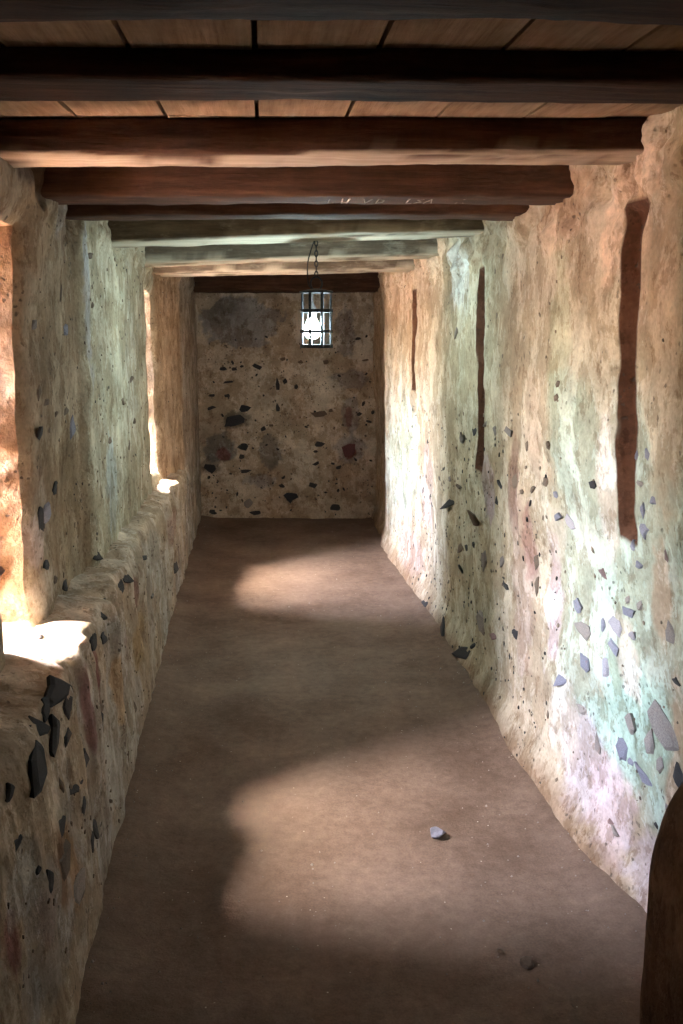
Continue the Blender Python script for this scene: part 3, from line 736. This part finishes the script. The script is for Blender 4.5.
BEAMS = [
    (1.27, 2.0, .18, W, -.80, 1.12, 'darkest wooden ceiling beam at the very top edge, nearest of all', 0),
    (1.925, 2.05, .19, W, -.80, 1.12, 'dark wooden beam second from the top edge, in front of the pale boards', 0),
    (2.61, 2.045, .19, M['wood_lit_under'], -.72, 1.03, 'reddish brown beam with a bright lit underside, just behind the pale boards', 0),
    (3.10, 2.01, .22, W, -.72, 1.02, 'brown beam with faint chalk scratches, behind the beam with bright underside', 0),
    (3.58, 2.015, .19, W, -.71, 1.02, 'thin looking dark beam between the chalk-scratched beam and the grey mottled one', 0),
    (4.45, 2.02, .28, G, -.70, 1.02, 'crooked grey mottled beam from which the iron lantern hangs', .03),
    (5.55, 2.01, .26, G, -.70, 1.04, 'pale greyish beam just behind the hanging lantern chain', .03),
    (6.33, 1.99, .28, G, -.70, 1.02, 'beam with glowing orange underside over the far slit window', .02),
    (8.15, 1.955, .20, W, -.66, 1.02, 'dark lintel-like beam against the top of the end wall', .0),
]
for k, (yc, zb, w, mt, x0, x1, lb, tl) in enumerate(BEAMS):
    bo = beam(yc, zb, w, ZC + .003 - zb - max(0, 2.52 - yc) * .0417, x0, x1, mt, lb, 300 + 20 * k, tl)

    if k == 3: chalk_beam = bo
# faint chalk letters scratched on the underside of the fourth beam
GLY = {'V': [(0, 1, .5, 0), (.5, 0, 1, 1)], 'D': [(0, 0, 0, 1), (0, 1, .8, .7), (.8, .7, .8, .3), (.8, .3, 0, 0)], 'L': [(0, 1, 0, 0), (0, 0, .7, 0)],
       'S': [(.8, 1, .1, .7), (.1, .7, .8, .35), (.8, .35, 0, 0)], 'A': [(0, 0, .5, 1), (.5, 1, 1, 0), (.2, .4, .8, .4)], 'U': [(0, 1, .1, 0), (.1, 0, .8, 0), (.8, 0, .9, 1)], 'I': [(0, 0, 0, 1)]}
M['chalk'] = plain('chalk', (.34, .27, .22), .95)
bm = bmesh.new()
for ch, x in zip('LUVDLSAVA', (.21, .25, .315, .36, .455, .48, .51, .555, .61)):
    for (x0, y0, x1, y1) in GLY[ch]:
        a = Vector((x + x0 * .024, y0 * -.09)); c = Vector((x + x1 * .024, y1 * -.09)); d = (c - a).normalized(); q = Vector((-d.y, d.x)) * .0016
        vv = [bm.verts.new((e.x - .17, e.y + .05 - SKEW * (e.x - .17), zz)) for zz in (.0, -.004) for e in (a + q, c + q, c - q, a - q)]
        bm.faces.new(vv[:4]); bm.faces.new(vv[4:][::-1])
        for i in range(4): bm.faces.new((vv[i], vv[i + 4], vv[(i + 1) % 4 + 4], vv[(i + 1) % 4]))
bmesh.ops.recalc_face_normals(bm, faces=bm.faces)
ck = bm_obj('chalk_writing', bm, M['chalk'], chalk_beam); ck.location = (0, 0, -(ZC + .002 - 2.01) / 2 + .004)

# ------------------------------------------------------------------ hanging lantern
LX, LY, LT, LB, LR = .245, 4.47, 1.795, 1.545, .073
lantern = empty('lantern', (LX, LY, LB))
tag(lantern, 'round black iron cage lantern with a lit white bulb, hanging from a chain', 'lantern')
def tube(pts, rad, seg=8):
    bm = bmesh.new(); rings = []
    pts = [Vector(p) for p in pts]
    for i, p in enumerate(pts):
        d = (pts[min(i + 1, len(pts) - 1)] - pts[max(i - 1, 0)]).normalized()
        a = d.orthogonal().normalized(); c = d.cross(a)
        if i and rings: # keep frames aligned
            ref = (rings[-1][0].co - pts[i - 1]).normalized(); a = (ref - d * ref.dot(d)).normalized(); c = d.cross(a)
        rings.append([bm.verts.new(p + (a * math.cos(t) + c * math.sin(t)) * rad) for t in [k / seg * 2 * math.pi for k in range(seg)]])
    for r0, r1 in zip(rings[:-1], rings[1:]):
        for k in range(seg): bm.faces.new((r0[k], r0[(k + 1) % seg], r1[(k + 1) % seg], r1[k]))
    bm.faces.new(rings[0][::-1]); bm.faces.new(rings[-1])
    return bm
def lathe(profile, seg=28, closed=False):
    bm = bmesh.new(); rings = []
    for r, z in profile: rings.append([bm.verts.new((r * math.cos(t), r * math.sin(t), z)) for t in [k / seg * 2 * math.pi for k in range(seg)]])
    pairs = list(zip(rings[:-1], rings[1:])) + ([(rings[-1], rings[0])] if closed else [])
    for r0, r1 in pairs:
        for k in range(seg): bm.faces.new((r0[k], r0[(k + 1) % seg], r1[(k + 1) % seg], r1[k]))
    if not closed:
        bm.faces.new(rings[0][::-1]); bm.faces.new(rings[-1])
    bmesh.ops.recalc_face_normals(bm, faces=bm.faces); return bm
H = LT - LB
bm_obj('top_plate', lathe([(LR + .004, H - .004), (LR + .004, H + .004), (LR * .5, H + .012), (.012, H + .016), (.012, H - .004)]), M['iron'], lantern)
bm_obj('base_ring', lathe([(LR - .012, 0), (LR + .003, 0), (LR + .003, .016), (LR - .012, .016)], closed=True), M['iron'], lantern)
for z in (.068, .16):
    bm_obj('hoop', lathe([(LR - .002, z), (LR + .003, z), (LR + .003, z + .014), (LR - .002, z + .014)], closed=True), M['iron'], lantern)
bar_me = None
for k in range(8):
    a = k / 8 * 2 * math.pi + .30
    if bar_me is None:
        bm = bmesh.new(); bmesh.ops.create_cube(bm, size=1); bmesh.ops.scale(bm, vec=(.004, .012, H), verts=bm.verts)
        bmesh.ops.bevel(bm, geom=list(bm.edges), offset=.001, segments=1)
        o = bm_obj('bar', bm, M['iron'], lantern); bar_me = o.data
    else:
        o = bpy.data.objects.new('bar', bar_me); col.objects.link(o); o.parent = lantern
    o.location = (math.cos(a) * (LR - .003), math.sin(a) * (LR - .003), H / 2); o.rotation_euler = (0, 0, a)
    rb = bmesh.new(); bmesh.ops.create_uvsphere(rb, u_segments=8, v_segments=6, radius=.005)
    rv = bm_obj('rivet', rb, M['iron'], o); rv.location = (.004, 0, .008 - H / 2)
# carrying ring and chain
bm_obj('ring', tube([(math.cos(t) * .026, 0, H + .038 + math.sin(t) * .03) for t in np.linspace(-.9, math.pi + .9, 26)], .0042), M['iron'], lantern)
top_z = 2.035 - LB; z0 = H + .068; n_link = 8; pitch = (top_z - z0 + .01) / n_link
link_me = None
for k in range(n_link):
    if link_me is None:
        bm = bmesh.new(); pts = [(math.cos(t) * .007, 0, math.sin(t) * pitch * .62) for t in np.linspace(0, 2 * math.pi, 15)]
        o = bm_obj('chain_link', tube(pts, .0026, 6), M['iron'], lantern); link_me = o.data; bm.free()
    else:
        o = bpy.data.objects.new('chain_link', link_me); col.objects.link(o); o.parent = lantern
    o.location = (0, 0, z0 + pitch * (k + .5)); o.rotation_euler = (0, 0, math.pi / 2 * (k % 2))
cp = [Vector((-.004, .006, top_z + .0)), Vector((-.03, .006, top_z - .075)), Vector((-.04, .006, H + .11)), Vector((-.036, .004, H + .04)), Vector((-.02, .002, H + .012))]
pts = []
for i in range(len(cp) - 1):
    p0, p1, p2, p3 = cp[max(i - 1, 0)], cp[i], cp[i + 1], cp[min(i + 2, len(cp) - 1)]
    for t in np.linspace(0, 1, 8, endpoint=False):
        pts.append(.5 * ((2 * p1) + (p2 - p0) * t + (2 * p0 - 5 * p1 + 4 * p2 - p3) * t * t + (3 * p1 - p0 - 3 * p2 + p3) * t ** 3))
pts.append(cp[-1])
bm_obj('cord', tube(pts, .0028, 6), M['cord'], lantern)
sk = bm_obj('socket', lathe([(.016, 0), (.02, .004), (.02, .04), (.014, .05), (.006, .07), (.006, .115)], 16), M['socket'], lantern)
sk.location = (-.02, -.012, H - .115)
bl = bm_obj('bulb', lathe([(.004, 0), (.02, .004), (.033, .018), (.038, .038), (.034, .06), (.022, .084), (.013, .1)], 20), M['bulb'], lantern, True)
bl.location = (-.02, -.012, H - .21)
bl['label'] = 'glowing bluish white bulb'

# ------------------------------------------------------------------ pier in the near right corner, stones on the floor
n, m = 40, 44
zz = np.linspace(0, 1, n); aa = np.linspace(0, 2 * math.pi, m, endpoint=False)
Zp, Ap = np.meshgrid(zz, aa, indexing='ij')
sx = np.sign(np.cos(Ap)) * np.abs(np.cos(Ap)) ** .45; sy = np.sign(np.sin(Ap)) * np.abs(np.sin(Ap)) ** .45
taper = np.sqrt(np.clip(1 - np.clip((Zp - .5) / .5, 0, 1) ** 2.2, 0, 1)) * .98 + .02
Xp = .98 + (.14) * sx * (.3 + .7 * taper); Yp = 1.72 + .17 * sy * taper; Zq = -.03 + Zp * .78
nn = 1 + .06 * fbm(Xp, Yp, Zq, 5, 4, 401); Xp = .98 + (Xp - .98) * nn; Yp = 1.72 + (Yp - 1.72) * nn
V = np.stack([Xp, Yp, Zq], -1).reshape(-1, 3); F = []
for i in range(n - 1):
    for j in range(m): F.append((i * m + j, i * m + (j + 1) % m, (i + 1) * m + (j + 1) % m, (i + 1) * m + j))
F.append(tuple((n - 1) * m + j for j in range(m)))
V = V - np.array([.98, 1.72, 0])
pier = mesh_obj('pier', V, F, M['mud'], parent=wall_right, colors=np.ones((len(V), 3)) * np.array([.2, .12, .075])); pier.location = (.945, 1.72, 0)
tag(pier, 'rounded dark brown mud pier at lower right corner')

def rock(name, x, y, s, mat, seed, label, cat, sq=(1, .8, .5)):
    bm = bmesh.new(); bmesh.ops.create_icosphere(bm, subdivisions=3, radius=1)
    r = random.Random(seed); planes = [(Vector((r.gauss(0, 1), r.gauss(0, 1), r.gauss(0, 1))).normalized(), r.uniform(.55, .85)) for _ in range(12)]
    for v in bm.verts:
        for pn, d in planes:
            k = v.co.dot(pn) - d
            if k > 0: v.co -= pn * k
        v.co = Vector((v.co.x * sq[0], v.co.y * sq[1], v.co.z * sq[2])) * s
    zmin = min(v.co.z for v in bm.verts)
    o = bm_obj(name, bm, mat); o.location = (x, y, float(floor_z(x, y)) - zmin * .85 - .001)
    o.rotation_euler = (0, 0, r.uniform(0, 6)); tag(o, label, cat); return o
rock('loose_stone', .54, 2.83, .034, STONE['s'], 5, 'grey angular stone lying alone in the lit patch of floor', 'stone')
rock('earth_clod', .66, 2.19, .027, STONE['b'], 9, 'dark crumbly clod of earth in the shaded foreground floor', 'clod', (1, .8, .38))
rock('loose_stone', .60, 2.24, .013, STONE['b'], 12, 'tiny brown pebble beside the dark clod of earth', 'stone')
rock('loose_stone', -.665, 2.70, .026, STONE['p'], 15, 'pale lump of plaster lying in the sunlit patch on the ledge', 'stone').location.z = .755

r = random.Random(55); V = []; F = []
for _ in range(900):
    y = 1.7 + 6.5 * r.random() ** 1.6; x = r.uniform(-.5, 1.0)
    if r.random() < .35: x = (1 - abs(r.gauss(0, .08))) if r.random() < .6 else float(ledge_xb(y)) + abs(r.gauss(0, .05))
    s = r.uniform(.0015, .005) * (1.6 if r.random() < .12 else 1); z = float(floor_z(x, y)); b0 = len(V); ph = r.uniform(0, 6)
    for i in range(4): V.append((x + math.cos(ph + i * 1.57) * s * r.uniform(.7, 1.2), y + math.sin(ph + i * 1.57) * s * r.uniform(.7, 1.2), z - .002))
    V.append((x, y, z + s * .8))
    for i in range(4): F.append((b0 + i, b0 + (i + 1) % 4, b0 + 4))
tag(mesh_obj('grit', V, F, STONE['g'], floor, shade=False), kind='stuff')
